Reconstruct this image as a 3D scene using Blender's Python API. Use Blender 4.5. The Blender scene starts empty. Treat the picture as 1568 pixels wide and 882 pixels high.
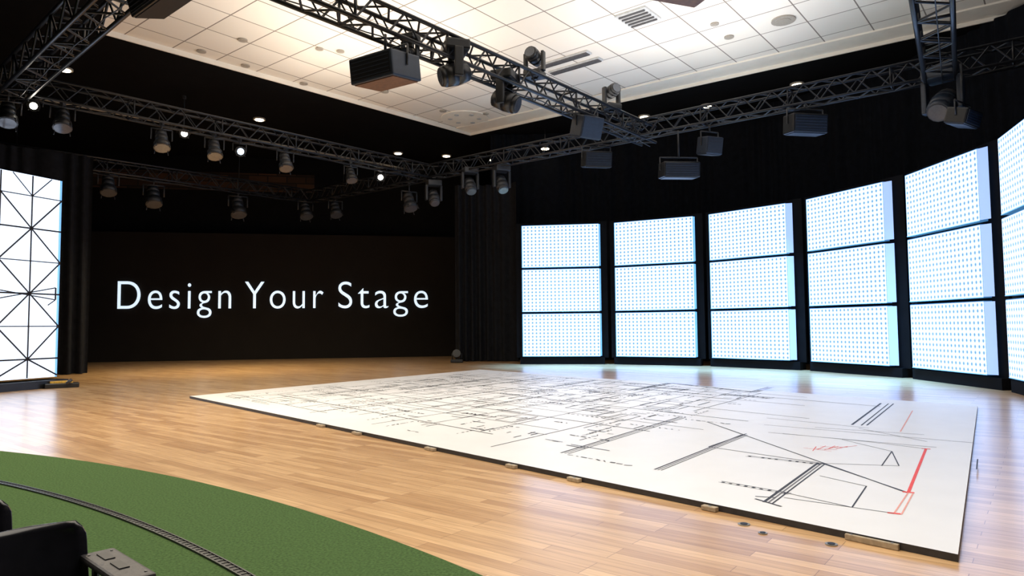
import bpy, bmesh, math, random
from mathutils import Vector, Matrix
random.seed(7)
scn=bpy.context.scene
scn.view_settings.view_transform='Standard'
scn.view_settings.look='None'
scn.view_settings.exposure=0.0
COL=scn.collection

# ------------------------------------------------------------ materials
def mat(name, col, rough=.5, metal=0, emis=None, es=0, spec=.5, noise=0, nscale=20, bump=0):
    m=bpy.data.materials.new(name); m.use_nodes=True
    nt=m.node_tree; b=nt.nodes['Principled BSDF']
    b.inputs['Base Color'].default_value=(*col,1)
    b.inputs['Roughness'].default_value=rough
    b.inputs['Metallic'].default_value=metal
    b.inputs['Specular IOR Level'].default_value=spec
    if emis:
        b.inputs['Emission Color'].default_value=(*emis,1)
        b.inputs['Emission Strength'].default_value=es
    if noise or bump:
        tc=nt.nodes.new('ShaderNodeTexCoord')
        n=nt.nodes.new('ShaderNodeTexNoise'); n.inputs['Scale'].default_value=nscale
        n.inputs['Detail'].default_value=4
        nt.links.new(tc.outputs['Object'],n.inputs['Vector'])
        if noise:
            r=nt.nodes.new('ShaderNodeValToRGB')
            r.color_ramp.elements[0].position=.3; r.color_ramp.elements[1].position=.7
            r.color_ramp.elements[0].color=(*[c*(1-noise) for c in col],1)
            r.color_ramp.elements[1].color=(*[min(1,c*(1+noise)) for c in col],1)
            nt.links.new(n.outputs['Fac'],r.inputs['Fac'])
            nt.links.new(r.outputs['Color'],b.inputs['Base Color'])
        if bump:
            bp=nt.nodes.new('ShaderNodeBump'); bp.inputs['Strength'].default_value=bump
            bp.inputs['Distance'].default_value=.02
            nt.links.new(n.outputs['Fac'],bp.inputs['Height'])
            nt.links.new(bp.outputs['Normal'],b.inputs['Normal'])
    return m

M_black=mat('black_paint',(.003,.003,.004),.85,noise=.3,nscale=3,spec=.15)
M_blackceil=mat('black_ceiling',(.003,.003,.004),.9,noise=.2,nscale=2,spec=.1)
M_drape=mat('black_velour',(.0045,.0055,.0085),.9,noise=.3,nscale=6,spec=.10)
M_board=mat('projection_board',(.0185,.0160,.0145),.85,noise=.06,nscale=1,spec=.06)
M_truss=mat('truss_black_metal',(.011,.013,.018),.36,metal=.1,noise=.2,nscale=8,spec=.5)
M_fix=mat('fixture_black',(.009,.010,.012),.38,noise=.2,nscale=14)
M_fixg=mat('fixture_grey',(.026,.029,.035),.38,noise=.15,nscale=14)
M_blue=mat('speaker_bluegrey',(.018,.027,.045),.42,noise=.15,nscale=10)
M_brown=mat('speaker_wood_face',(.16,.075,.036),.5,noise=.25,nscale=12)
M_lens=mat('lens_glass',(.06,.07,.09),.1,spec=.8,noise=.1)
M_lenson=mat('lens_lit',(1,1,1),.3,emis=(1,.93,.8),es=14)
M_lensblue=mat('lens_lit_blue',(1,1,1),.3,emis=(.55,.75,1),es=6)
M_down=mat('downlight_glow',(1,1,1),.3,emis=(1,.86,.62),es=9)
M_trim=mat('downlight_trim',(.35,.32,.28),.5,noise=.1)
M_white=mat('ceiling_plaster',(.84,.80,.73),.8,noise=.03,nscale=3)
M_grille=mat('ceiling_vent',(.5,.52,.54),.5,noise=.15,nscale=9)
M_vdark=mat('vent_slot',(.10,.10,.11),.6,noise=.2)
M_sheet=mat('printed_vinyl',(.80,.80,.80),.42,noise=.02,nscale=2,spec=.4)
M_sheetedge=mat('sheet_edge',(.03,.03,.035),.5,noise=.2)
M_ink=mat('black_ink',(.02,.02,.025),.6,noise=.1)
M_inkg=mat('grey_ink',(.14,.14,.15),.6,noise=.1)
M_red=mat('red_ink',(.80,.07,.05),.6,noise=.1)
M_pink=mat('pink_ink',(.78,.36,.30),.6,noise=.1)
M_clip=mat('wood_block',(.42,.34,.24),.6,noise=.2,nscale=30)
M_steel=mat('steel_plate',(.35,.35,.34),.35,metal=.6,noise=.2)
M_chair=mat('chair_black_plastic',(.010,.010,.014),.22,noise=.2,nscale=18)
M_chair2=mat('chair_grey_plastic',(.034,.031,.034),.5,noise=.25,nscale=30,bump=.2)
M_screw=mat('dark_screw',(.06,.06,.06),.35,metal=.6,noise=.2)
M_track=mat('track_rubber',(.010,.010,.012),.5,noise=.2)
M_track2=mat('track_edge',(.04,.044,.044),.4,noise=.2)
M_text=mat('lettering_light',(.9,.95,1),.5,emis=(.68,.85,1),es=.98)
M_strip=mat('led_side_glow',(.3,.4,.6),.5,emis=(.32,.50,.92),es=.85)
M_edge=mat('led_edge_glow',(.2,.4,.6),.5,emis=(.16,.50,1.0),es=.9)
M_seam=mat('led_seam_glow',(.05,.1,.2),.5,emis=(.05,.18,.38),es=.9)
M_amber=mat('amber_plastic',(.7,.4,.05),.5,noise=.3,nscale=25)

def wood():
    m=bpy.data.materials.new('maple_floor'); m.use_nodes=True
    nt=m.node_tree; N=nt.nodes; L=nt.links; b=N['Principled BSDF']
    tc=N.new('ShaderNodeTexCoord'); mp=N.new('ShaderNodeMapping')
    mp.inputs['Rotation'].default_value=(0,0,math.radians(38))
    L.new(tc.outputs['Object'],mp.inputs['Vector'])
    br=N.new('ShaderNodeTexBrick')
    br.inputs['Scale'].default_value=1; br.inputs['Brick Width'].default_value=1.15
    br.inputs['Row Height'].default_value=.115; br.inputs['Mortar Size'].default_value=.0022
    br.inputs['Mortar Smooth'].default_value=.2; br.offset=.37; br.offset_frequency=3
    br.inputs['Color1'].default_value=(.82,.53,.275,1)
    br.inputs['Color2'].default_value=(.52,.29,.130,1)
    br.inputs['Mortar'].default_value=(.28,.15,.07,1); br.inputs['Bias'].default_value=-.15
    L.new(mp.outputs['Vector'],br.inputs['Vector'])
    mp2=N.new('ShaderNodeMapping'); mp2.inputs['Scale'].default_value=(1.2,18,1)
    L.new(mp.outputs['Vector'],mp2.inputs['Vector'])
    n=N.new('ShaderNodeTexNoise'); n.inputs['Scale'].default_value=1.5; n.inputs['Detail'].default_value=6
    L.new(mp2.outputs['Vector'],n.inputs['Vector'])
    r=N.new('ShaderNodeValToRGB')
    r.color_ramp.elements[0].position=.3; r.color_ramp.elements[0].color=(.78,.74,.70,1)
    r.color_ramp.elements[1].position=.7; r.color_ramp.elements[1].color=(1.08,1.08,1.08,1)
    L.new(n.outputs['Fac'],r.inputs['Fac'])
    mx=N.new('ShaderNodeMix'); mx.data_type='RGBA'; mx.blend_type='MULTIPLY'
    mx.inputs[0].default_value=1
    L.new(br.outputs['Color'],mx.inputs[6]); L.new(r.outputs['Color'],mx.inputs[7])
    L.new(mx.outputs[2],b.inputs['Base Color'])
    b.inputs['Roughness'].default_value=.34; b.inputs['Specular IOR Level'].default_value=.65
    b.inputs['Coat Weight'].default_value=.75; b.inputs['Coat Roughness'].default_value=.22
    return m
def tiles():
    m=bpy.data.materials.new('acoustic_tile'); m.use_nodes=True
    nt=m.node_tree; N=nt.nodes; L=nt.links; b=N['Principled BSDF']
    tc=N.new('ShaderNodeTexCoord'); mp=N.new('ShaderNodeMapping')
    mp.inputs['Rotation'].default_value=(0,0,math.radians(39))
    L.new(tc.outputs['Object'],mp.inputs['Vector'])
    br=N.new('ShaderNodeTexBrick'); br.offset=0
    br.inputs['Scale'].default_value=1; br.inputs['Brick Width'].default_value=1.35
    br.inputs['Row Height'].default_value=1.35; br.inputs['Mortar Size'].default_value=.019
    br.inputs['Mortar Smooth'].default_value=.1
    br.inputs['Color1'].default_value=(.83,.79,.735,1); br.inputs['Color2'].default_value=(.76,.725,.67,1)
    br.inputs['Mortar'].default_value=(.24,.21,.19,1)
    L.new(mp.outputs['Vector'],br.inputs['Vector'])
    L.new(br.outputs['Color'],b.inputs['Base Color']); b.inputs['Roughness'].default_value=.9
    b.inputs['Specular IOR Level'].default_value=.1
    return m
def led():
    m=bpy.data.materials.new('led_grid'); m.use_nodes=True
    nt=m.node_tree; N=nt.nodes; L=nt.links; b=N['Principled BSDF']
    uv=N.new('ShaderNodeUVMap'); uv.uv_map='UVMap'
    mp=N.new('ShaderNodeMapping'); mp.inputs['Scale'].default_value=(20,12,1)
    L.new(uv.outputs['UV'],mp.inputs['Vector'])
    sp=N.new('ShaderNodeSeparateXYZ'); L.new(mp.outputs['Vector'],sp.inputs[0])
    def band(sock,w,soft):
        fr=N.new('ShaderNodeMath'); fr.operation='FRACT'; L.new(sock,fr.inputs[0])
        s=N.new('ShaderNodeMath'); s.operation='SUBTRACT'; L.new(fr.outputs[0],s.inputs[0]); s.inputs[1].default_value=.5
        a=N.new('ShaderNodeMath'); a.operation='ABSOLUTE'; L.new(s.outputs[0],a.inputs[0])
        l=N.new('ShaderNodeMapRange'); L.new(a.outputs[0],l.inputs[0])
        l.inputs[1].default_value=w-soft; l.inputs[2].default_value=w+soft; l.inputs[3].default_value=1; l.inputs[4].default_value=0
        return l.outputs[0]
    bx=band(sp.outputs[0],.18,.09); by=band(sp.outputs[1],.29,.10); bh=band(sp.outputs[1],.07,.05)
    mu=N.new('ShaderNodeMath'); mu.operation='MULTIPLY'; L.new(bx,mu.inputs[0]); L.new(by,mu.inputs[1])
    ad=N.new('ShaderNodeMath'); ad.operation='MULTIPLY_ADD'; L.new(bh,ad.inputs[0]); ad.inputs[1].default_value=.38; L.new(mu.outputs[0],ad.inputs[2])
    ad.use_clamp=True
    mx=N.new('ShaderNodeMix'); mx.data_type='RGBA'
    mx.inputs[6].default_value=(1.12,1.60,2.7,1); mx.inputs[7].default_value=(.15,.36,.70,1)
    L.new(ad.outputs[0],mx.inputs[0])
    L.new(mx.outputs[2],b.inputs['Emission Color']); b.inputs['Emission Strength'].default_value=1.0
    b.inputs['Base Color'].default_value=(.05,.05,.05,1); b.inputs['Roughness'].default_value=.5
    return m
def brick():
    m=bpy.data.materials.new('dark_brick'); m.use_nodes=True
    nt=m.node_tree; N=nt.nodes; L=nt.links; b=N['Principled BSDF']
    tc=N.new('ShaderNodeTexCoord'); mp=N.new('ShaderNodeMapping'); mp.inputs['Rotation'].default_value=(math.radians(90),0,0)
    L.new(tc.outputs['Object'],mp.inputs['Vector'])
    br=N.new('ShaderNodeTexBrick'); br.inputs['Scale'].default_value=1
    br.inputs['Brick Width'].default_value=.9; br.inputs['Row Height'].default_value=.35; br.inputs['Mortar Size'].default_value=.03
    br.inputs['Color1'].default_value=(.07,.030,.013,1); br.inputs['Color2'].default_value=(.010,.005,.003,1); br.inputs['Mortar'].default_value=(.004,.003,.003,1)
    L.new(mp.outputs['Vector'],br.inputs['Vector']); L.new(br.outputs['Color'],b.inputs['Base Color'])
    b.inputs['Roughness'].default_value=.9
    return m
M_wood=wood(); M_tile=tiles(); M_led=led(); M_brick=brick()
M_turf=mat('green_turf',(.068,.124,.041),.95,noise=.30,nscale=55,bump=.8,spec=.1)
M_lscreen=mat('white_led_screen',(.2,.2,.2),.4,emis=(.80,.98,1.28),es=1.6)

# ------------------------------------------------------------ mesh helper
class MB:
    def __init__(s): s.bm=bmesh.new(); s.mats=[]
    def mi(s,m):
        if m not in s.mats: s.mats.append(m)
        return s.mats.index(m)
    def _fin(s,faces,m,smooth=False):
        i=s.mi(m)
        for f in faces: f.material_index=i; f.smooth=smooth
    def box(s,c,size,m,R=None,bev=0):
        r=bmesh.ops.create_cube(s.bm,size=1)
        vs=r['verts']
        for v in vs: v.co=Vector((v.co.x*size[0],v.co.y*size[1],v.co.z*size[2]))
        if bev>0:
            es=list({e for v in vs for e in v.link_edges})
            rb=bmesh.ops.bevel(s.bm,geom=es,offset=bev,segments=2,affect='EDGES',profile=.6)
            vs=list({v for f in rb['faces'] for v in f.verts}|{v for v in vs if v.is_valid})
        vs=set(vs)
        for v in list(vs):
            for f in v.link_faces:
                for w in f.verts: vs.add(w)
        for v in vs:
            co=v.co
            if R is not None: co=R@co
            v.co=co+Vector(c)
        s._fin({f for v in vs for f in v.link_faces},m)
    def tube(s,a,b,r,m,n=6,r2=None,caps=True,smooth=True):
        a=Vector(a);b=Vector(b);d=b-a
        if d.length<1e-6: return
        q=d.to_track_quat('Z','Y'); r2=r if r2 is None else r2
        A=[];B=[]
        for i in range(n):
            t=2*math.pi*i/n; o=Vector((math.cos(t),math.sin(t),0))
            A.append(s.bm.verts.new(a+q@(o*r))); B.append(s.bm.verts.new(b+q@(o*r2)))
        fs=[s.bm.faces.new((A[i],A[(i+1)%n],B[(i+1)%n],B[i])) for i in range(n)]
        s._fin(fs,m,smooth)
        if caps:
            s._fin([s.bm.faces.new(A[::-1]),s.bm.faces.new(B)],m)
    def poly(s,pts,m,smooth=False):
        f=s.bm.faces.new([s.bm.verts.new(Vector(p)) for p in pts]); s._fin([f],m,smooth); return f
    def slab(s,pts,z0,z1,mtop,mside):
        lo=[s.bm.verts.new((p[0],p[1],z0)) for p in pts]; hi=[s.bm.verts.new((p[0],p[1],z1)) for p in pts]
        n=len(pts)
        s._fin([s.bm.faces.new(hi)],mtop); fs=[s.bm.faces.new(lo[::-1])]
        for i in range(n): fs.append(s.bm.faces.new((lo[i],lo[(i+1)%n],hi[(i+1)%n],hi[i])))
        s._fin(fs,mside)
    def disc(s,c,r,z0,z1,m,n=20,m2=None):
        s.slab([(c[0]+r*math.cos(2*math.pi*i/n),c[1]+r*math.sin(2*math.pi*i/n)) for i in range(n)],z0,z1,m,m2 or m)
    def obj(s,name,loc=(0,0,0),rot=None,recalc=True,scale=1):
        if recalc: bmesh.ops.recalc_face_normals(s.bm,faces=s.bm.faces)
        me=bpy.data.meshes.new(name); s.bm.to_mesh(me); s.bm.free()
        for m in s.mats: me.materials.append(m)
        o=bpy.data.objects.new(name,me); COL.objects.link(o); o.location=loc; o.scale=(scale,)*3
        if rot is not None: o.rotation_euler=rot
        return o

# ------------------------------------------------------------ room shell
X0,X1,Y0,Y1,ZT=-25,22,-9,40,10.0
ZC=10.14
b=MB(); b.slab([(X0,Y0),(X1,Y0),(X1,Y1),(X0,Y1)],-.2,0,M_wood,M_wood); b.obj('floor')
for nm,c,sz in [('wall_left',(X0-.1,15.5,5.3),(.2,49.4,11)),('wall_right',(X1+.1,15.5,5.3),(.2,49.4,11)),
                ('wall_back',(-1.5,Y1+.1,5.3),(47.4,.2,11)),('wall_front',(-1.5,Y0-.1,5.3),(47.4,.2,11))]:
    b=MB(); b.box(c,sz,M_black); b.obj(nm)
Cc=[(-1.8,30.0),(-11.8,19.1),(-1.4,4.8),(19,2.5),(21.9,12.9)]
b=MB(); b.slab(Cc,ZC,ZC+.15,M_tile,M_tile); b.obj('ceiling')
b=MB()
def q(*p): b.slab(list(p),10.0,10.2,M_blackceil,M_blackceil)
q((X0,Y1),(X0,19.1),Cc[1],Cc[0],(-1.8,Y1))
q((X0,19.1),(X0,Y0),(-1.4,Y0),Cc[2],Cc[1])
q((-1.4,Y0),(19,Y0),Cc[3],Cc[2])
q((19,Y0),(X1,Y0),(X1,12.9),Cc[4],Cc[3])
q((-1.8,Y1),Cc[0],Cc[4],(X1,12.9),(X1,Y1))
b.obj('ceiling_black_surround')
b=MB()
for i in range(5):
    p,qq=Vector((*Cc[i],0)),Vector((*Cc[(i+1)%5],0))
    cen=Vector((3,16,0)); d=(qq-p).normalized(); n=Vector((-d.y,d.x,0))
    if n.dot(cen-p)<0: n=-n
    w=.05
    b.slab([(p.x,p.y),(qq.x,qq.y),(qq.x+n.x*w,qq.y+n.y*w),(p.x+n.x*w,p.y+n.y*w)],9.98,ZC,M_white,M_white)
b.obj('trim_1')
b=MB()
p=Vector(Cc[0]);qq=Vector(Cc[4]);d=(qq-p).normalized();n=Vector((d.y,-d.x))
b.slab([tuple(p),tuple(qq),tuple(qq+n*.95),tuple(p+n*.95)],ZC-.05,ZC,M_white,M_white)
b.obj('trim_2')

# ceiling fittings
for (x,y,r) in [(-8,20,.14),(-9.6,20.8,.14),(-8.7,22,.14),(-7.3,23.7,.14),(-5.3,20.9,.12),(-5.9,20.7,.12),(-2.7,26.9,.14),(-1,27.3,.12),(5.9,19.2,.12),(6.6,20.1,.14),(7.8,19.0,.33),(-4.6,24.6,.14)]:
    b=MB(); b.disc((x,y),r,ZC-.04,ZC,M_vdark if r<.3 else M_grille,18,M_trim); b.disc((x,y),r*.6,ZC-.05,ZC-.03,M_trim,14); b.obj('ceiling_speaker')
Rz=Matrix.Rotation(math.radians(-39),3,'Z')
b=MB(); b.box((3.6,18.7,ZC-.03),(.95,.95,.05),M_grille,Rz)
for i in range(5): b.box(Vector((3.6,18.7,ZC-.07))+Rz@Vector((0,-.36+.18*i,0)),(.8,.05,.05),M_vdark,Rz)
b.obj('air_diffuser')
b=MB()
for k in (-.35,.35):
    b.box(Vector((1.95,22,ZC-.03))+Rz@Vector((0,k,0)),(2.0,.3,.05),M_grille,Rz)
    for j in range(3): b.box(Vector((1.95,22,ZC-.07))+Rz@Vector((0,k-.09+.09*j,0)),(1.9,.045,.04),M_vdark,Rz)
b.obj('slot_diffuser')
b=MB(); b.disc((-1.9,27.9),1.0,ZC-.04,ZC,M_white,32)
for i in range(6): b.disc((-1.9+.6*math.cos(i*1.05),27.9+.6*math.sin(i*1.05)),.1,ZC-.06,ZC-.03,M_grille,12)
b.obj('round_ceiling_diffuser')
for (x,y) in [(10.18,23.8),(7.63,26.1),(5.45,27.4),(3.6,28.9),(-3.2,33.5),(-5.5,32.9),(-10.2,27.3),(-14.5,21.8)]:
    b=MB(); b.disc((x,y),.24,9.95,10.0,M_trim,20); b.disc((x,y),.17,9.93,9.96,M_down,16); b.obj('recessed_downlight')
for (x,y) in [(1.48,29.0),(-.8,30.9)]:
    b=MB(); b.tube((x,y,9.99),(x,y,9.45),.02,M_fix); b.tube((x,y,9.45),(x,y,9.1),.08,M_fix,14,r2=.2); b.tube((x,y,9.12),(x,y,9.08),.17,M_down,14); b.obj('pendant_light')
b=MB(); pa=Vector((-18.5,20.5,9.4)); pb=Vector((-4.9,34.2,9.4)); b.tube(pa,pb,.045,M_trim)
for k in range(9):
    p=pa.lerp(pb,k/8); b.tube(p,(p.x,p.y,9.99),.025,M_fix)
b.obj('conduit_pipe')

# ------------------------------------------------------------ text wall
A=Vector((-20.6,31.33,0));B=Vector((-2.0,34.94,0));d=(B-A).normalized();nrm=Vector((d.y,-d.x,0))
b=MB()
A2=Vector((-19.75,31.49,0));B2=Vector((-2.6,34.82,0))
b.slab([tuple(A2.xy),tuple(B2.xy),tuple((B2-nrm*.15).xy),tuple((A2-nrm*.15).xy)],0,6.07,M_board,M_board)
b.obj('display_backdrop_board')
sign=bpy.data.objects.new('stage_lettering_sign',None); COL.objects.link(sign)
ang=math.atan2(d.y,d.x)
def WP(x): return Vector((x,35.32+.194*x,0))
cap=None
for word,xa,xb in [('Design',-18.35,-13.46),('Your',-12.85,-9.27),('Stage',-8.57,-4.26)]:
    cu=bpy.data.curves.new('letters_'+word.lower(),'FONT'); cu.body=word; cu.space_character=1.2; cu.extrude=.02; cu.offset=-.010
    tx=bpy.data.objects.new('letters_'+word.lower(),cu); COL.objects.link(tx); cu.materials.append(M_text)
    bpy.context.view_layer.update()
    bb=[Vector(c) for c in tx.bound_box]; mnx=min(c.x for c in bb); w=max(c.x for c in bb)-mnx
    if cap is None: cap=max(c.y for c in bb)
    sx=(WP(xb)-WP(xa)).length/w; sy=1.30/cap
    tx.scale=(sx,sy,1); tx.rotation_euler=(math.radians(90),0,ang)
    tx.location=WP(xa)+nrm*.06+Vector((0,0,2.44))-d*(mnx*sx)
    tx.parent=sign

# ------------------------------------------------------------ drapes
def drape(name,pts,z0,z1,amp=.12,wl=.42,m=M_drape,step=.06):
    P=[Vector((*p,0)) for p in pts]; S=[0]
    for i in range(1,len(P)): S.append(S[-1]+(P[i]-P[i-1]).length)
    n=int(S[-1]/step); bm=bmesh.new(); rows=[]
    zs=[z0,z0+.25*(z1-z0),z0+.6*(z1-z0),z1]
    j=0;ph=0
    for k in range(n+1):
        s=S[-1]*k/n
        while j<len(S)-2 and s>S[j+1]: j+=1
        t=(s-S[j])/(S[j+1]-S[j]); c=P[j].lerp(P[j+1],t); dd=(P[j+1]-P[j]).normalized(); nn=Vector((-dd.y,dd.x,0))
        ph+=2*math.pi*step/wl*(1+.45*math.sin(s*1.7)+.25*math.sin(s*4.1))
        a=amp*(.7+.3*math.sin(s*2.3))
        col=[]
        for iz,z in enumerate(zs):
            o=a*math.sin(ph+.25*iz)*(1.15-.15*iz)
            col.append(bm.verts.new((c.x+nn.x*o,c.y+nn.y*o,z)))
        rows.append(col)
    for k in range(n):
        for i in range(3):
            f=bm.faces.new((rows[k][i],rows[k+1][i],rows[k+1][i+1],rows[k][i+1])); f.smooth=True
    me=bpy.data.meshes.new(name); bm.to_mesh(me); bm.free(); me.materials.append(m)
    o=bpy.data.objects.new(name,me); COL.objects.link(o); return o
CX,CY=.5,16.5
def arc(R,a0,a1,n=40): return [(CX+R*math.cos(math.radians(a0+(a1-a0)*i/n)),CY+R*math.sin(math.radians(a0+(a1-a0)*i/n))) for i in range(n+1)]
M_drape2=mat('grey_black_velour',(.009,.010,.013),.85,noise=.3,nscale=6,spec=.15)
drape('stage_curtain',arc(13.3,96,-42),0.02,9.97,.10,.55)
drape('stage_curtain',[(-2.45,29.3),(-1.2,29.3),(-.1,28.9),(.25,28.6)],0.02,7.6,.18,.42,M_drape2)
drape('stage_curtain',[(-17.5,20.8),(-15.4,22.6),(-14.55,23.5)],0.02,7.5,.15,.4,M_drape2)
b=MB()
WA=A-nrm*.8-d*4; WB=B-nrm*.8
b.slab([tuple(WA.xy),tuple(WB.xy),tuple((WB-nrm*.2).xy),tuple((WA-nrm*.2).xy)],0,9.98,M_black,M_black); b.obj('wall_stage_back')
b=MB()
p=WA+nrm*.05; r=WA+d*15+nrm*.05
b.slab([tuple(p.xy),tuple(r.xy),tuple((r-nrm*.04).xy),tuple((p-nrm*.04).xy)],8.3,9.2,M_brick,M_brick)
b.obj('brick_wall_band')

# ------------------------------------------------------------ LED columns
def led_col(a0,a1,strip,i):
    b=MB(); bm=b.bm; uvl=bm.loops.layers.uv.new('UVMap')
    def P(a,R): return Vector((CX+R*math.cos(math.radians(a)),CY+R*math.sin(math.radians(a)),0))
    p0=P(a0,10.2);p1=P(a1,10.2); dd=(p1-p0).normalized(); L=(p1-p0).length
    nn=Vector((-dd.y,dd.x,0))
    if nn.dot(Vector((CX,CY,0))-p0)<0: nn=-nn
    z0,z1=.27,5.47; th=(z1-z0)/3; g=.035
    Lf=L-strip
    def fquad(s0,s1,o0,o1,za,zb,m):
        f=bm.faces.new([bm.verts.new(v) for v in (p0+dd*s0+nn*o0+Vector((0,0,za)),p0+dd*s1+nn*o1+Vector((0,0,za)),p0+dd*s1+nn*o1+Vector((0,0,zb)),p0+dd*s0+nn*o0+Vector((0,0,zb)))])
        f.material_index=b.mi(m); return f
    for k in range(3):
        za=z0+th*k+g; zb=z0+th*(k+1)-g
        pts=[p0,p0+dd*Lf,p0+dd*Lf-nn*.18,p0-nn*.18]
        b.slab([(p.x,p.y) for p in pts],za,zb,M_fix,M_seam)
        f=fquad(0.03,Lf,.012,.012,za+.02,zb-.02,M_led)
        for lp,uvc in zip(f.loops,((0,0),(1,0),(1,1),(0,1))): lp[uvl].uv=uvc
        fquad(0,.03,.0,.012,za+.02,zb-.02,M_edge)
        fquad(0,Lf,.012,.012,za,za+.02,M_edge)
        fquad(Lf+.01,L,.01,-.06,za+.02,zb-.02,M_strip if strip>.1 else M_edge)
    for s in (.15,.5,.85):
        c=p0+dd*L*s-nn*.26
        b.tube((c.x,c.y,0),(c.x,c.y,5.45),.05,M_black)
    Rb=Matrix.Rotation(math.atan2(dd.y,dd.x),3,'Z')
    c=p0+dd*L*.5-nn*.25; b.box((c.x,c.y,.13),(L+.2,.4,.26),M_black,Rb)
    b.box((c.x,c.y,2.9),(L+.5,.12,5.3),M_black,Rb)
    b.obj('led_panel_column',recalc=False)
pit=20.35
for i in range(6):
    a0=90.6-pit*i
    led_col(a0,a0-17.3,[.06,.06,.2,.24,.26,.26][i],i)

# left LED screen
b=MB()
SA=Vector((-12.1,18.2,0)); sd=Vector((-.5,-1.3,0)).normalized(); sn=Vector((-sd.y,sd.x,0))
if sn.dot(Vector((0,10,0))-SA)<0: sn=-sn
def SP(dm,z,o=0): p=SA+sd*dm+sn*o; return (p.x,p.y,z)
W=3.12
b.slab([SP(0,0)[:2],SP(W,0)[:2],SP(W,0,-.15)[:2],SP(0,0,-.15)[:2]],.27,5.5,M_fix,M_fix)
b.poly([SP(0,.27,.01),SP(W,.27,.01),SP(W,5.5,.01),SP(0,5.5,.01)],M_lscreen)
b.poly([SP(0,.27,.013),SP(.06,.27,.013),SP(.06,5.5,.013),SP(0,5.5,.013)],M_edge)
b.slab([SP(-.15,0,.25)[:2],SP(W,0,.25)[:2],SP(W,0,-.5)[:2],SP(-.15,0,-.5)[:2]],0,.2,M_fix,M_fix)
def sline(a,c,w=.042,m=M_ink):
    ax,az=a;cx,cz=c; dx,dz=cx-ax,cz-az; l=math.hypot(dx,dz); nx,nz=-dz/l*w/2,dx/l*w/2
    b.poly([SP(ax+nx,az+nz,.018),SP(cx+nx,cz+nz,.018),SP(cx-nx,cz-nz,.018),SP(ax-nx,az-nz,.018)],m)
for cx in (.78,2.34):
    sline((cx,.28),(cx,5.49))
    for z in (.76,2.44,4.12):
        sline((cx-.78,z),(cx+.78,z))
        for sx_ in (-1,1):
            sline((cx,z),(cx+sx_*.78,min(z+.84,5.49)))
            sline((cx,z),(cx+sx_*.78,max(z-.84,.3) if z>1 else z-.45))
    for z in (1.6,3.28,4.96):
        sline((cx-.78,z),(cx+.78,z),.028)
    sline((cx,4.96),(cx-.5,5.49),.03); sline((cx,4.96),(cx+.5,5.49),.03)
sline((1.56,.28),(1.56,5.49))
sline((.1,2.3),(1.5,2.5),.03);sline((.1,2.62),(1.5,2.3),.03);sline((.1,2.3),(.1,2.62),.05);sline((.3,2.15),(.1,2.3),.03)
b.obj('triangle_pattern_led_screen',recalc=False)
b=MB(); b.box((-11.75,17.9,.06),(.75,.35,.12),M_fix,Matrix.Rotation(.6,3,'Z'),.02)
b.box((-11.8,17.95,.14),(.5,.2,.06),M_amber,Matrix.Rotation(.6,3,'Z'),.01)
b.tube((-11.5,17.7,.12),(-11.4,17.75,.22),.04,M_fixg,8); b.obj('floor_control_box')

# ------------------------------------------------------------ floor drawing sheet
FL,FT,FR,FB=Vector((-6.98,14.84)),Vector((-1.1,23.0)),Vector((8.01,11.87)),Vector((2.77,4.35))
b=MB(); b.slab([FL,FB,FR,FT],0.002,.05,M_sheet,M_sheetedge)
def SH(a,c): return FL.lerp(FB,a).lerp(FT.lerp(FR,a),c)
Z=[.0515]
def ln(p,q_,w=.035,m=M_ink):
    p=Vector(p);q_=Vector(q_);dd=(q_-p)
    if dd.length<1e-4: return
    n_=Vector((-dd.y,dd.x)).normalized()*w/2; Z[0]+=.000002; z=Z[0]
    b.poly([(p.x+n_.x,p.y+n_.y,z),(q_.x+n_.x,q_.y+n_.y,z),(q_.x-n_.x,q_.y-n_.y,z),(p.x-n_.x,p.y-n_.y,z)],m)
def dbl(p,q_,off=.07,w=.035,m=M_ink,hatch=False):
    p=Vector(p);q_=Vector(q_);dd=(q_-p);n_=Vector((-dd.y,dd.x)).normalized()*off
    ln(p+n_,q_+n_,w,m); ln(p-n_,q_-n_,w*.6,m)
    if hatch:
        k=int(dd.length/.07)
        for i in range(k):
            if random.random()<.7:
                c=p+dd*(i+.5)/k; ln(c-n_,c+n_*random.uniform(.2,1),.03,m)
dbl((.58,7.84),(2.65,10.77),.05,.028,M_ink); ln((.58,7.84),(2.65,10.77),.018,M_inkg)
dbl((1.44,6.91),(3.02,9.01),.035,.022); ln((1.44,6.91),(3.02,9.01),.016,M_inkg)
dbl((2.06,5.62),(3.19,7.16),.035,.025); ln((2.06,5.62),(3.19,7.16),.016,M_inkg); ln((2.0,5.75),(2.12,5.5),.025); ln((2.03,5.83),(2.18,5.78),.02)
dbl((4.87,9.78),(6.67,12.35),.06,.032); ln((5.0,9.75),(6.8,12.3),.022)
dbl((1.90,6.38),(2.35,5.9),.026,.012,M_ink,True); dbl((2.56,7.59),(3.17,7.10),.026,.012,M_ink,True)
ln((2.88,10.24),(3.35,5.90),.022); ln((3.19,7.16),(3.36,5.92),.018); ln((2.31,8.17),(3.08,9.11),.02)
ln((2.31,8.17),(3.19,7.16),.02); ln((3.02,9.01),(2.88,10.24),.02)
ln((4.73,7.92),(3.37,5.92),.026,M_red); ln((3.37,5.92),(2.89,5.28),.012,M_pink); ln((3.40,5.90),(2.93,5.25),.012,M_pink)
for c in [(4.73,7.92),(3.37,5.92),(2.89,5.28)]:
    ln((c[0]-.04,c[1]+.02),(c[0]+.04,c[1]-.02),.04,M_red)
for i in range(6):
    x=3.40+.08*i
    ln((x,7.85+.03*i+.04*(i%2)),(x+.16+.05*(i%3),8.12+.04*(i%2)),.009,M_red)
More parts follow.
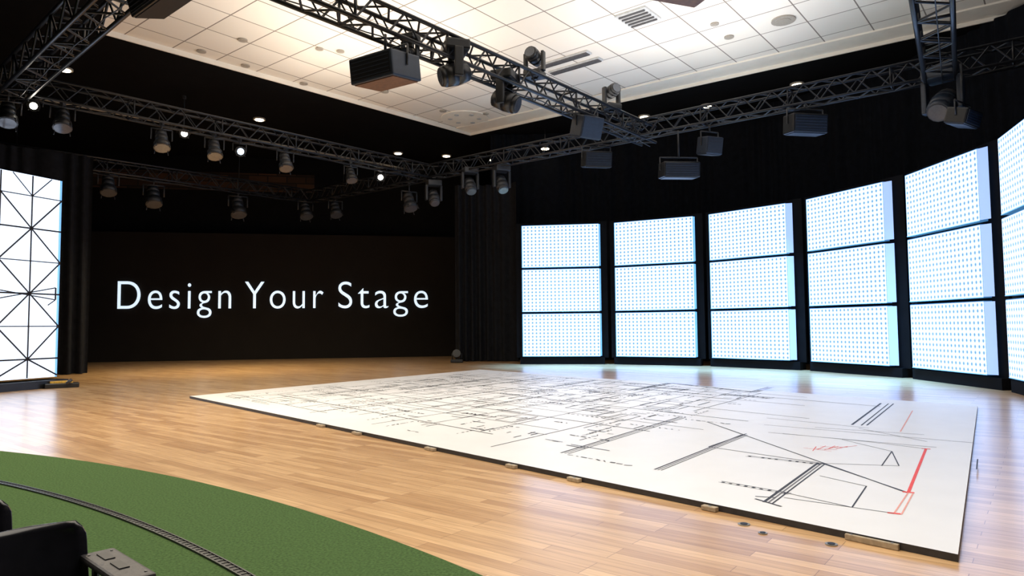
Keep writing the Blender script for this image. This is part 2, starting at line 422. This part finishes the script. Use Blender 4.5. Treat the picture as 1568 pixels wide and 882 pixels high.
for i in range(4): ln((3.38+.12*i,8.05+.05*i-.1*(i%2)),(3.6+.1*i,7.82+.08*i),.009,M_red)
ln((6.56,11.31),(5.14,9.16),.016,M_pink)
for p,r in [((2.28,6.01),(2.66,5.46)),((2.66,5.46),(3.13,6.15)),((3.13,6.15),(2.91,6.58)),((2.25,5.78),(2.89,5.28)),((4.75,9.48),(5.03,8.39)),((4.09,8.59),(4.26,7.78)),((4.26,7.78),(3.73,7.01)),((4.73,7.92),(4.3,8.45)),((3.19,7.16),(3.9,7.0)),((4.55,6.8),(4.9,7.3)),((3.9,7.0),(4.26,7.78)),((3.6,9.9),(5.6,8.2)),((3.4,9.2),(4.9,8.0)),((4.3,8.45),(3.55,9.1)),((4.2,9.6),(5.3,8.9)),((3.9,10.6),(4.9,9.5))]:
    ln(p,r,.012,M_ink)
T=[(.10,.15,.62,.12,.026),(.05,.33,.74,.30,.028),(.08,.52,.80,.5,.028),(.15,.72,.60,.70,.028),(.25,.88,.9,.86,.026),(.42,.62,.85,.60,.02),(.2,.42,.5,.41,.02),(.03,.08,.35,.07,.018),(.3,.22,.66,.215,.018),(.12,.62,.44,.61,.022),(.05,.8,.5,.79,.024),(.15,.95,.55,.94,.022),(.08,.25,.55,.24,.018),(.4,.38,.78,.37,.016),(.3,.57,.62,.56,.018),(.5,.78,.82,.77,.02),(.48,.93,.8,.92,.02)]
for a0,c0,a1,c1,w_ in T: ln(SH(a0,c0),SH(a1,c1),w_)
for a,c0,c1,w_ in [(.09,.05,.9,.024),(.14,.1,.8,.026),(.19,.3,.97,.022),(.24,.18,.92,.024),(.29,.1,.5,.02),(.33,.05,.62,.026),(.38,.4,.95,.022),(.42,.12,.95,.024),(.47,.05,.4,.018),(.52,.1,.7,.02),(.56,.5,.95,.022),(.60,.15,.9,.02),(.66,.05,.42,.02),(.72,.55,.93,.02),(.64,.5,.9,.018),(.68,.5,.93,.018)]:
    ln(SH(a,c0),SH(a+.01,c1),w_)
for a,c0,c1 in [(.21,.4,.7),(.28,.55,.9),(.36,.25,.62),(.47,.30,.58),(.40,.7,.93),(.16,.2,.45)]: dbl(SH(a,c0),SH(a,c1),.04,.022,M_ink,True)
dbl(SH(.68,.82),SH(.56,.82),.04,.022,M_ink,True)
for (p,r) in [((3.9,17.0),(5.1,14.6)),((5.1,14.6),(5.9,15.7)),((3.2,16.1),(3.9,15.2)),((4.3,14.2),(5.0,13.3)),((2.6,15.2),(3.9,17.0))]: dbl(p,r,.06,.03,M_ink,True)
for i in range(64):
    a=random.uniform(.04,.66);c=random.uniform(.05,.9);da=random.uniform(.02,.06);dc=random.uniform(.03,.08)
    P4=[SH(a,c),SH(a+da,c),SH(a+da,c+dc),SH(a,c+dc)]
    for k in range(4):
        if random.random()<.7: ln(P4[k],P4[(k+1)%4],.014+.010*c,random.choice([M_ink,M_inkg]))
e1=(FB-FL).normalized(); e2=(FT-FL).normalized()
for i in range(170):
    a=random.uniform(.04,.74);c=random.uniform(.05,.94); p=SH(a,c); dr=random.choice([e1,e2])
    for k in range(random.randint(3,9)):
        s_=p+dr*(k*.10); o=Vector((random.uniform(-.02,.02),random.uniform(-.02,.02)))
        ln(s_+o,s_+dr*random.uniform(.03,.07)-o,random.uniform(.012,.034)+.01*c,random.choice([M_ink,M_inkg]))
for i in range(170):
    a=random.uniform(.05,.74);c=random.uniform(.06,.93); p=SH(a,c)
    dr=random.choice([e1,e2]); l=random.choice([.1,.18,.3,.6])
    ln(p,p+dr*l,random.uniform(.012,.024)+.01*c,random.choice([M_ink,M_inkg]))
for k in range(16):
    p=SH(random.uniform(.1,.62),random.uniform(.1,.85))
    for j in range(4): ln(p+e1*.09*j,p+e1*.09*j+e2*.18+e1*.1,.018)
b.obj('printed_floor_plan_sheet',recalc=False)
ed=(FB-FL).normalized(); eo=Vector((ed.y,-ed.x))
if eo.dot(Vector((0,0))-FL)<0: eo=-eo
Re=Matrix.Rotation(math.atan2(ed.y,ed.x),3,'Z')
for a,l in [(.42,.2),(.494,.2),(.615,.18),(.716,.14),(.778,.15),(.88,.13)]:
    p=FL.lerp(FB,a)+eo*.032; b=MB(); b.box((p.x,p.y,.020),(l,.055,.036),M_clip,Re,.006); b.tube((p.x,p.y,.036),(p.x,p.y,.042),.013,M_steel,10); b.obj('sheet_edge_clamp')
p=FL.lerp(FB,.965)+eo*.02; b=MB(); b.box((p.x,p.y,.022),(.34,.03,.04),M_clip,Re,.005)
for k in (-.13,.13): b.tube((p.x+ed.x*k,p.y+ed.y*k,.040),(p.x+ed.x*k,p.y+ed.y*k,.045),.009,M_steel,8)
b.obj('sheet_edge_clamp')
for (x,y,r) in [(1.72,5.2,.045),(1.78,4.98,.032),(2.15,4.72,.04)]:
    b=MB(); b.disc((x,y),r,.001,.006,M_steel,20); b.disc((x,y),r*.6,.006,.010,M_fix,14); b.obj('floor_socket')

# ------------------------------------------------------------ turf + track
TC=(-12.8,-7.1)
pts=[TC]+[(TC[0]+16.9*math.cos(math.radians(a)),TC[1]+16.9*math.sin(math.radians(a))) for a in range(0,111,1)]
b=MB(); b.slab(pts,.001,.018,M_turf,M_turf); b.obj('green_turf_carpet')
b=MB()
def ringp(r,a): return (TC[0]+r*math.cos(a),TC[1]+r*math.sin(a))
n=420
for i in range(n):
    a0=math.radians(20+85*i/n);a1=math.radians(20+85*(i+1)/n)
    b.slab([ringp(15.85,a0),ringp(15.85,a1),ringp(15.915,a1),ringp(15.915,a0)],.018,.024,M_track,M_track)
    for r in (15.85,15.906):
        b.slab([ringp(r,a0),ringp(r,a1),ringp(r+.009,a1),ringp(r+.009,a0)],.024,.032,M_track2,M_track)
    am=(a1-a0)*.3
    b.slab([ringp(15.86,a0),ringp(15.86,a0+am),ringp(15.905,a0+am),ringp(15.905,a0)],.024,.028,M_track2,M_track)
b.obj('cable_track_rail')

# ------------------------------------------------------------ trusses
def truss(p,q_,z=7.5,s=.42,rc=.034,rd=.019,bay=.40,rods=()):
    P=Vector((*p,z));Q=Vector((*q_,z));dd=(Q-P);L=dd.length;dd.normalize()
    side=dd.cross(Vector((0,0,1))).normalized(); up=side.cross(dd)
    b=MB(); c=[side*s/2*i+up*s/2*j for i,j in ((-1,-1),(1,-1),(1,1),(-1,1))]
    for o in c: b.tube(P+o,Q+o,rc,M_truss,6)
    nb=max(2,int(L/bay)); st=L/nb
    for k in range(nb+1):
        if k%6==0:
            for i in range(4): b.tube(P+dd*st*k+c[i],P+dd*st*k+c[(i+1)%4],rd*1.3,M_truss,5)
        if k<nb:
            for i in range(4):
                e,f=(i,(i+1)%4) if k%2==0 else ((i+1)%4,i)
                b.tube(P+dd*st*k+c[e],P+dd*st*(k+1)+c[f],rd,M_truss,4,caps=False)
    # power cable clipped along the truss, sagging between ties
    prev=None
    for k in range(int(L/.35)+1):
        t=k*.35; sag=.07*abs(math.sin(t*1.9))
        pt=P+dd*t+up*(-s/2-.03-sag)+side*.05
        if prev is not None: b.tube(prev,pt,.013,M_fix,5,caps=False)
        prev=pt
    for k in rods:
        m_=P.lerp(Q,k); b.tube(m_,(m_.x,m_.y,9.97),.010,M_truss,4)
    return b.obj('lighting_truss')
truss((-4.6,10.7),(4.4,21.45),s=.5,rc=.044,rd=.024,rods=(.02,))
truss((-15.2,12.9),(-3.35,26.15),s=.48,rods=(.1,))
truss((-20.0,19.55),(-9.35,30.75),s=.48,rods=(.3,.8))
truss((-9.6,31.35),(13.2,13.53),s=.48,rods=(.1,.95))
truss((6.3,10.0),(10.2,15.9),s=.6,rc=.05,rd=.028,bay=.5,rods=(.02,))
truss((-2.5,7.7),(-14.3,18.3),s=.58,rc=.048,rd=.026,bay=.48,rods=(.02,.95))

# ------------------------------------------------------------ fixtures
def look(d): return Vector(d).normalized().to_track_quat('Z','Y').to_matrix()
def par(name,loc,aim,s=1.0,lens=M_lens,top=7.28,body=M_fix):
    b=MB(); R=look(aim); O=Vector(loc)
    def T(v): return O+R@(Vector(v)*s)
    prof=[(-.30,.08),(-.26,.13),(-.10,.15),(.05,.15),(.10,.19),(.26,.20)]
    for (z0,r0),(z1,r1) in zip(prof,prof[1:]): b.tube(T((0,0,z0)),T((0,0,z1)),r0*s,body,14,r2=r1*s)
    b.tube(T((0,0,.262)),T((0,0,.27)),(.12 if lens in (M_lenson,M_lensblue) else .175)*s,lens,14)
    for a in (0,90,180,270):
        x,y=.20*math.cos(math.radians(a+45)),.20*math.sin(math.radians(a+45))
        b.tube(T((x,y,.2)),T((x*1.12,y*1.12,.34)),.012*s,body,5)
    h=Vector(aim); h.z=0
    if h.length<.05: h=Vector((0,1,0))
    sd_=Vector((-h.y,h.x,0)).normalized()
    u=.24*s
    for k in (-1,1):
        b.tube(O+sd_*u*k,O+sd_*u*k+Vector((0,0,.28*s)),.02*s,M_fixg,6)
    b.tube(O-sd_*u+Vector((0,0,.28*s)),O+sd_*u+Vector((0,0,.28*s)),.02*s,M_fixg,6)
    b.tube(O+Vector((0,0,.28*s)),(O.x,O.y,max(top,O.z+.3*s)),.025,M_fixg,6)
    b.box((O.x,O.y,max(top,O.z+.3*s)-.03),(.09,.12,.12),M_fixg,None,.01)
    return b.obj(name)
def mover(name,loc,aim,s=1.0,up=False,top=7.28,body=M_fix,lens=M_lens):
    b=MB(); O=Vector(loc); sg=-1 if up else 1
    R=look(aim); h=Vector(aim);h.z=0
    if h.length<.05:h=Vector((0,1,0))
    an=math.atan2(h.y,h.x); Rr=Matrix.Rotation(an,3,'Z')
    b.box(O+Vector((0,0,.42*s*sg)),(.38*s,.42*s,.16*s),body,Rr,.03*s)
    for k in (-1,1): b.box(O+Rr@Vector((0,.22*s*k,.13*s*sg)),(.14*s,.07*s,.46*s),body,Rr,.02*s)
    def T(v): return O+R@(Vector(v)*s)
    prof=[(-.24,.07),(-.20,.14),(.0,.17),(.18,.165),(.25,.14)]
    for (z0,r0),(z1,r1) in zip(prof,prof[1:]): b.tube(T((0,0,z0)),T((0,0,z1)),r0*s,body,14,r2=r1*s)
    b.tube(T((0,0,.25)),T((0,0,.26)),.12*s,lens,14)
    e=O+Vector((0,0,.5*s*sg)); tz=top if not up else 7.76
    b.tube(e,(O.x,O.y,tz),.03,M_fix,6)
    b.box((O.x,O.y,tz),(.1,.14,.1),M_fix,Rr,.01)
    return b.obj(name)
def boxfix(name,loc,an,size,tilt=0,body=M_fix,face=M_fixg,top=7.28,bot=None):
    b=MB(); O=Vector(loc); R=Matrix.Rotation(an,3,'Z')@Matrix.Rotation(tilt,3,'X')
    w,dp,h=size
    b.box(O,size,body,R,.035)
    b.box(O+R@Vector((0,-dp/2-.004,0)),(w*.9,.02,h*.78),face,R)
    for k in range(5): b.box(O+R@Vector((0,-dp/2-.016,-h*.3+h*.15*k)),(w*.86,.012,.012),body,R)
    b.box(O+R@Vector((0,0,-h/2-.006)),(w*.9,dp*.86,.02),bot or face,R)
    R0=Matrix.Rotation(an,3,'Z')
    for k in (-1,1):
        b.tube(O+R0@Vector((w/2*k+.02*k,0,0)),O+R0@Vector((w/2*k+.02*k,0,h/2+.16)),.02,M_fixg,6)
    b.tube(O+R0@Vector((-w/2-.02,0,h/2+.16)),O+R0@Vector((w/2+.02,0,h/2+.16)),.02,M_fixg,6)
    b.tube(O+Vector((0,0,h/2+.16)),(O.x,O.y,max(top,O.z+h/2+.2)),.03,M_fixg,6)
    return b.obj(name)
boxfix('hanging_projector',(-2.46,13.2,6.55),math.radians(-32),(1.1,.85,.50),.14,M_blue,M_fix,bot=M_brown)
mover('moving_head_light',(-2.05,13.75,7.1),(-.3,-.6,-.2),.8)
mover('moving_head_light',(-1.18,14.5,6.95),(-.9,-.3,-.3),1.4)
mover('moving_head_light',(-.13,16.0,6.85),(.8,-.3,-.35),1.4)
boxfix('hanging_speaker',(2.1,18.5,6.95),math.radians(30),(.7,.55,.6),.35,M_blue,M_blue)
boxfix('led_flood_panel',(2.74,21.6,6.8),math.radians(10),(.9,.5,.5),.2,M_fix,M_blue)
boxfix('led_flood_panel',(5.0,20.1,6.08),math.radians(5),(1.1,.6,.45),.1,M_fix,M_blue,bot=M_fixg)
boxfix('led_flood_panel',(5.76,19.5,6.65),math.radians(20),(.55,.5,.5),.2,M_blue,M_fixg)
boxfix('led_flood_panel',(7.8,17.8,6.75),math.radians(10),(1.0,.5,.5),.1,M_fix,M_blue)
mover('moving_head_light',(10.15,15.75,6.6),(-.5,-.4,-.5),1.7,body=M_blue)
boxfix('led_flood_panel',(10.1,15.0,6.05),math.radians(35),(.75,.45,.35),.3,M_fix,M_blue)
boxfix('hanging_speaker',(-5.6,10.65,6.85),math.radians(-40),(1.15,.55,.42),.3,M_fix,M_fix)
boxfix('hanging_speaker',(2.81,10.9,7.0),math.radians(20),(.9,.5,.3),0,M_fix,M_fix,top=9.98,bot=M_brown)
mover('moving_head_light',(.62,16.95,8.3),(-.3,-.6,.1),1.1,up=True)
mover('moving_head_light',(2.95,19.6,8.3),(.3,-.6,.1),1.1,up=True)
dn=(.25,-.35,-.9)
for loc,aim,s,l,bd in [((-12.2,16.3,6.75),dn,1.1,M_lens,M_fix),((-11.4,17.1,6.85),dn,1.1,M_lens,M_fix),
    ((-9.8,18.9,6.8),dn,1.1,M_lens,M_fixg),((-8.8,20,6.83),dn,1.1,M_lens,M_fixg),((-8.27,20.55,6.9),(.6,-1,-.35),.8,M_lensblue,M_fix),
    ((-7.26,21.7,6.85),dn,1.1,M_lens,M_fixg),((-14.9,25,6.85),dn,1.4,M_lens,M_fixg),((-13.8,26.1,6.63),dn,1.5,M_lens,M_fixg),
    ((-11.59,28.7,6.65),dn,1.6,M_lens,M_fixg),((-9.3,30.6,6.8),dn,1.4,M_lens,M_fixg),((-7.82,30.1,6.75),dn,1.3,M_lens,M_fixg),
    ((-5.6,23.6,6.83),dn,1,M_lens,M_fix),((-4.1,27.2,6.54),dn,1.4,M_lens,M_fixg),((-11.9,16.8,7.1),(.5,-1,-.3),.7,M_lenson,M_fix),
    ((-4.85,25.0,7.05),(.3,-1,-.3),.8,M_lenson,M_fix),((-11.9,24.5,8.6),(.6,-1,-.3),.9,M_lenson,M_fix)]:
    par('stage_spotlight',loc,aim,s,l,top=7.28 if loc[2]<8 else 9.98,body=bd)
for loc in [(-3.0,26.2,6.5),(-1.52,25.0,6.7),(-.34,24.3,6.6)]:
    mover('moving_head_light',loc,(.2,-.5,-.8),1.3,body=M_fixg)
b=MB(); b.box((-2.3,28.3,.08),(.5,.35,.12),M_fix,None,.02); b.tube((-2.5,28.3,.1),(-2.5,28.3,.4),.02,M_fix); b.tube((-2.1,28.3,.1),(-2.1,28.3,.4),.02,M_fix)
b.tube((-2.3,28.42,.3),(-2.3,28.12,.4),.14,M_fix,14,r2=.17); b.tube((-2.3,28.12,.4),(-2.3,28.1,.405),.13,M_fix,14); b.obj('floor_uplight')

# ------------------------------------------------------------ chairs
def chair(loc,an,sc=1):
    b=MB()
    def shell(fn,nu,nv,th,m):
        g=[[fn(i/nu,j/nv) for j in range(nv+1)] for i in range(nu+1)]
        top_=[[b.bm.verts.new(v) for v in r] for r in g]; bot=[]
        for i in range(nu+1):
            r=[]
            for j in range(nv+1):
                du=Vector(g[min(i+1,nu)][j])-Vector(g[max(i-1,0)][j]); dv=Vector(g[i][min(j+1,nv)])-Vector(g[i][max(j-1,0)])
                nn_=du.cross(dv).normalized(); r.append(b.bm.verts.new(Vector(g[i][j])-nn_*th))
            bot.append(r)
        fs=[]
        for i in range(nu):
            for j in range(nv):
                fs.append(b.bm.faces.new((top_[i][j],top_[i+1][j],top_[i+1][j+1],top_[i][j+1])))
                fs.append(b.bm.faces.new((bot[i][j],bot[i][j+1],bot[i+1][j+1],bot[i+1][j])))
        for i in range(nu):
            for j in (0,nv): fs.append(b.bm.faces.new((top_[i][j],top_[i+1][j],bot[i+1][j],bot[i][j])))
        for j in range(nv):
            for i in (0,nu): fs.append(b.bm.faces.new((top_[i][j],top_[i][j+1],bot[i][j+1],bot[i][j])))
        b._fin(fs,m,True)
    def back(u,v):
        y=(v-.5)*.46; z=.50+u*.30
        wv=1-.18*max(0,(u-.75)/.25)**2
        return Vector((-.20-.07*u+.55*(y*y)*1.6,y*wv,z))
    shell(back,10,12,.022,M_chair)
    def seat(u,v):
        y=(v-.5)*.46; x=-.18+u*.42
        return Vector((x,y,.455-.03*math.sin(u*math.pi)-.03*max(0,u-.8)*5*.3+.25*y*y))
    shell(seat,10,10,.03,M_chair)
    for k in (-1,1):
        b.box((.06,.265*k,.64),(.50,.14,.03),M_chair2,None,.012)
        for t in (-.12,.05): b.box((.05+t,.265*k,.6565),(.11,.04,.006),M_track)
        for t in (-.2,.2):
            for yy in (-.045,.045): b.tube((.06+t,.265*k+yy,.652),(.06+t,.265*k+yy,.658),.006,M_screw,8)
        b.tube((-.18,.265*k,0.0),(-.20,.265*k,.63),.016,M_chair,8)
        b.tube((.20,.265*k,0.0),(.20,.265*k,.63),.016,M_chair,8)
        b.tube((-.19,.265*k,.40),(.20,.265*k,.40),.014,M_chair,8)
        b.tube((-.22,.2*k,.40),(-.25,.2*k,.62),.016,M_chair,8)
        for t in (-.18,.20): b.tube((t,.265*k,0.0),(t,.265*k,.02),.022,M_track,8)
    b.tube((-.19,-.265,.40),(-.19,.265,.40),.014,M_chair,8); b.tube((.2,-.265,.40),(.2,.265,.40),.014,M_chair,8)
    return b.obj('stackable_armchair',loc=loc,rot=(0,0,an),scale=sc)
chair((-1.72,2.52,.019),math.radians(-42),.90)
chair((-2.27,2.86,.019),math.radians(-42),.90)

# ------------------------------------------------------------ lights
def area(name,loc,target,size,power,col,size_y=None,spread=180):
    l=bpy.data.lights.new(name,'AREA'); l.energy=power; l.color=col; l.shape='RECTANGLE'; l.size=size; l.size_y=size_y or size
    l.spread=math.radians(spread)
    o=bpy.data.objects.new(name,l); COL.objects.link(o); o.location=loc
    o.rotation_euler=(Vector(target)-Vector(loc)).to_track_quat('-Z','Y').to_euler(); return o
area('stage_wash_light',(-6,12,6.0),(-5.8,12,0),4,540,(1,.87,.67))
area('stage_wash_light',(1,14,6.0),(1,13.9,0),4,230,(1,.95,.88))
area('stage_wash_light',(-10,24,5.9),(-10,24.2,0),4,430,(1,.78,.43),spread=140)
area('stage_wash_light',(1,4,6.0),(1,4.1,0),5,380,(1,.92,.80))
area('stage_wash_light',(-7,4,6.0),(-6.9,4,0),4,360,(1,.91,.76))
for a in (82,58,34,8):   # unseen blue fills added inside the LED arc to imitate its floor reflection
    x=CX+8.7*math.cos(math.radians(a)); y=CY+8.7*math.sin(math.radians(a))
    area('blue_sheen_fill',(x,y,5.6),(x+.25*math.cos(math.radians(a)),y+.25*math.sin(math.radians(a)),0),1.5,270,(.16,.48,1),spread=62)
area('ceiling_fill_light',(-4,12,7.85),(-4,12.01,10.3),7,330,(1,.90,.76))  # unseen upward fill lamps, added only to brighten the white ceiling
area('ceiling_fill_light',(5,12,7.85),(5,12.01,10.3),7,330,(.97,.97,1))
area('ceiling_fill_light',(-4,20,7.85),(-4,20.01,10.3),6,260,(1,.87,.71))
area('ceiling_fill_light',(4.5,18.5,7.85),(4.5,18.51,10.3),6,220,(1,.95,.88))
w_=bpy.data.worlds.new('World'); scn.world=w_; w_.use_nodes=True
w_.node_tree.nodes['Background'].inputs[0].default_value=(.5,.55,.65,1); w_.node_tree.nodes['Background'].inputs[1].default_value=.03

# ------------------------------------------------------------ camera
cam=bpy.data.cameras.new('camera'); cam.lens=24.0; cam.sensor_width=36; cam.clip_end=200; cam.clip_start=.05
co=bpy.data.objects.new('camera',cam); COL.objects.link(co)
co.matrix_world=Matrix.Translation((0,0,1.5))@Matrix.Rotation(math.radians(93.18),4,'X')@Matrix.Rotation(-.009,4,'Z')
scn.camera=co
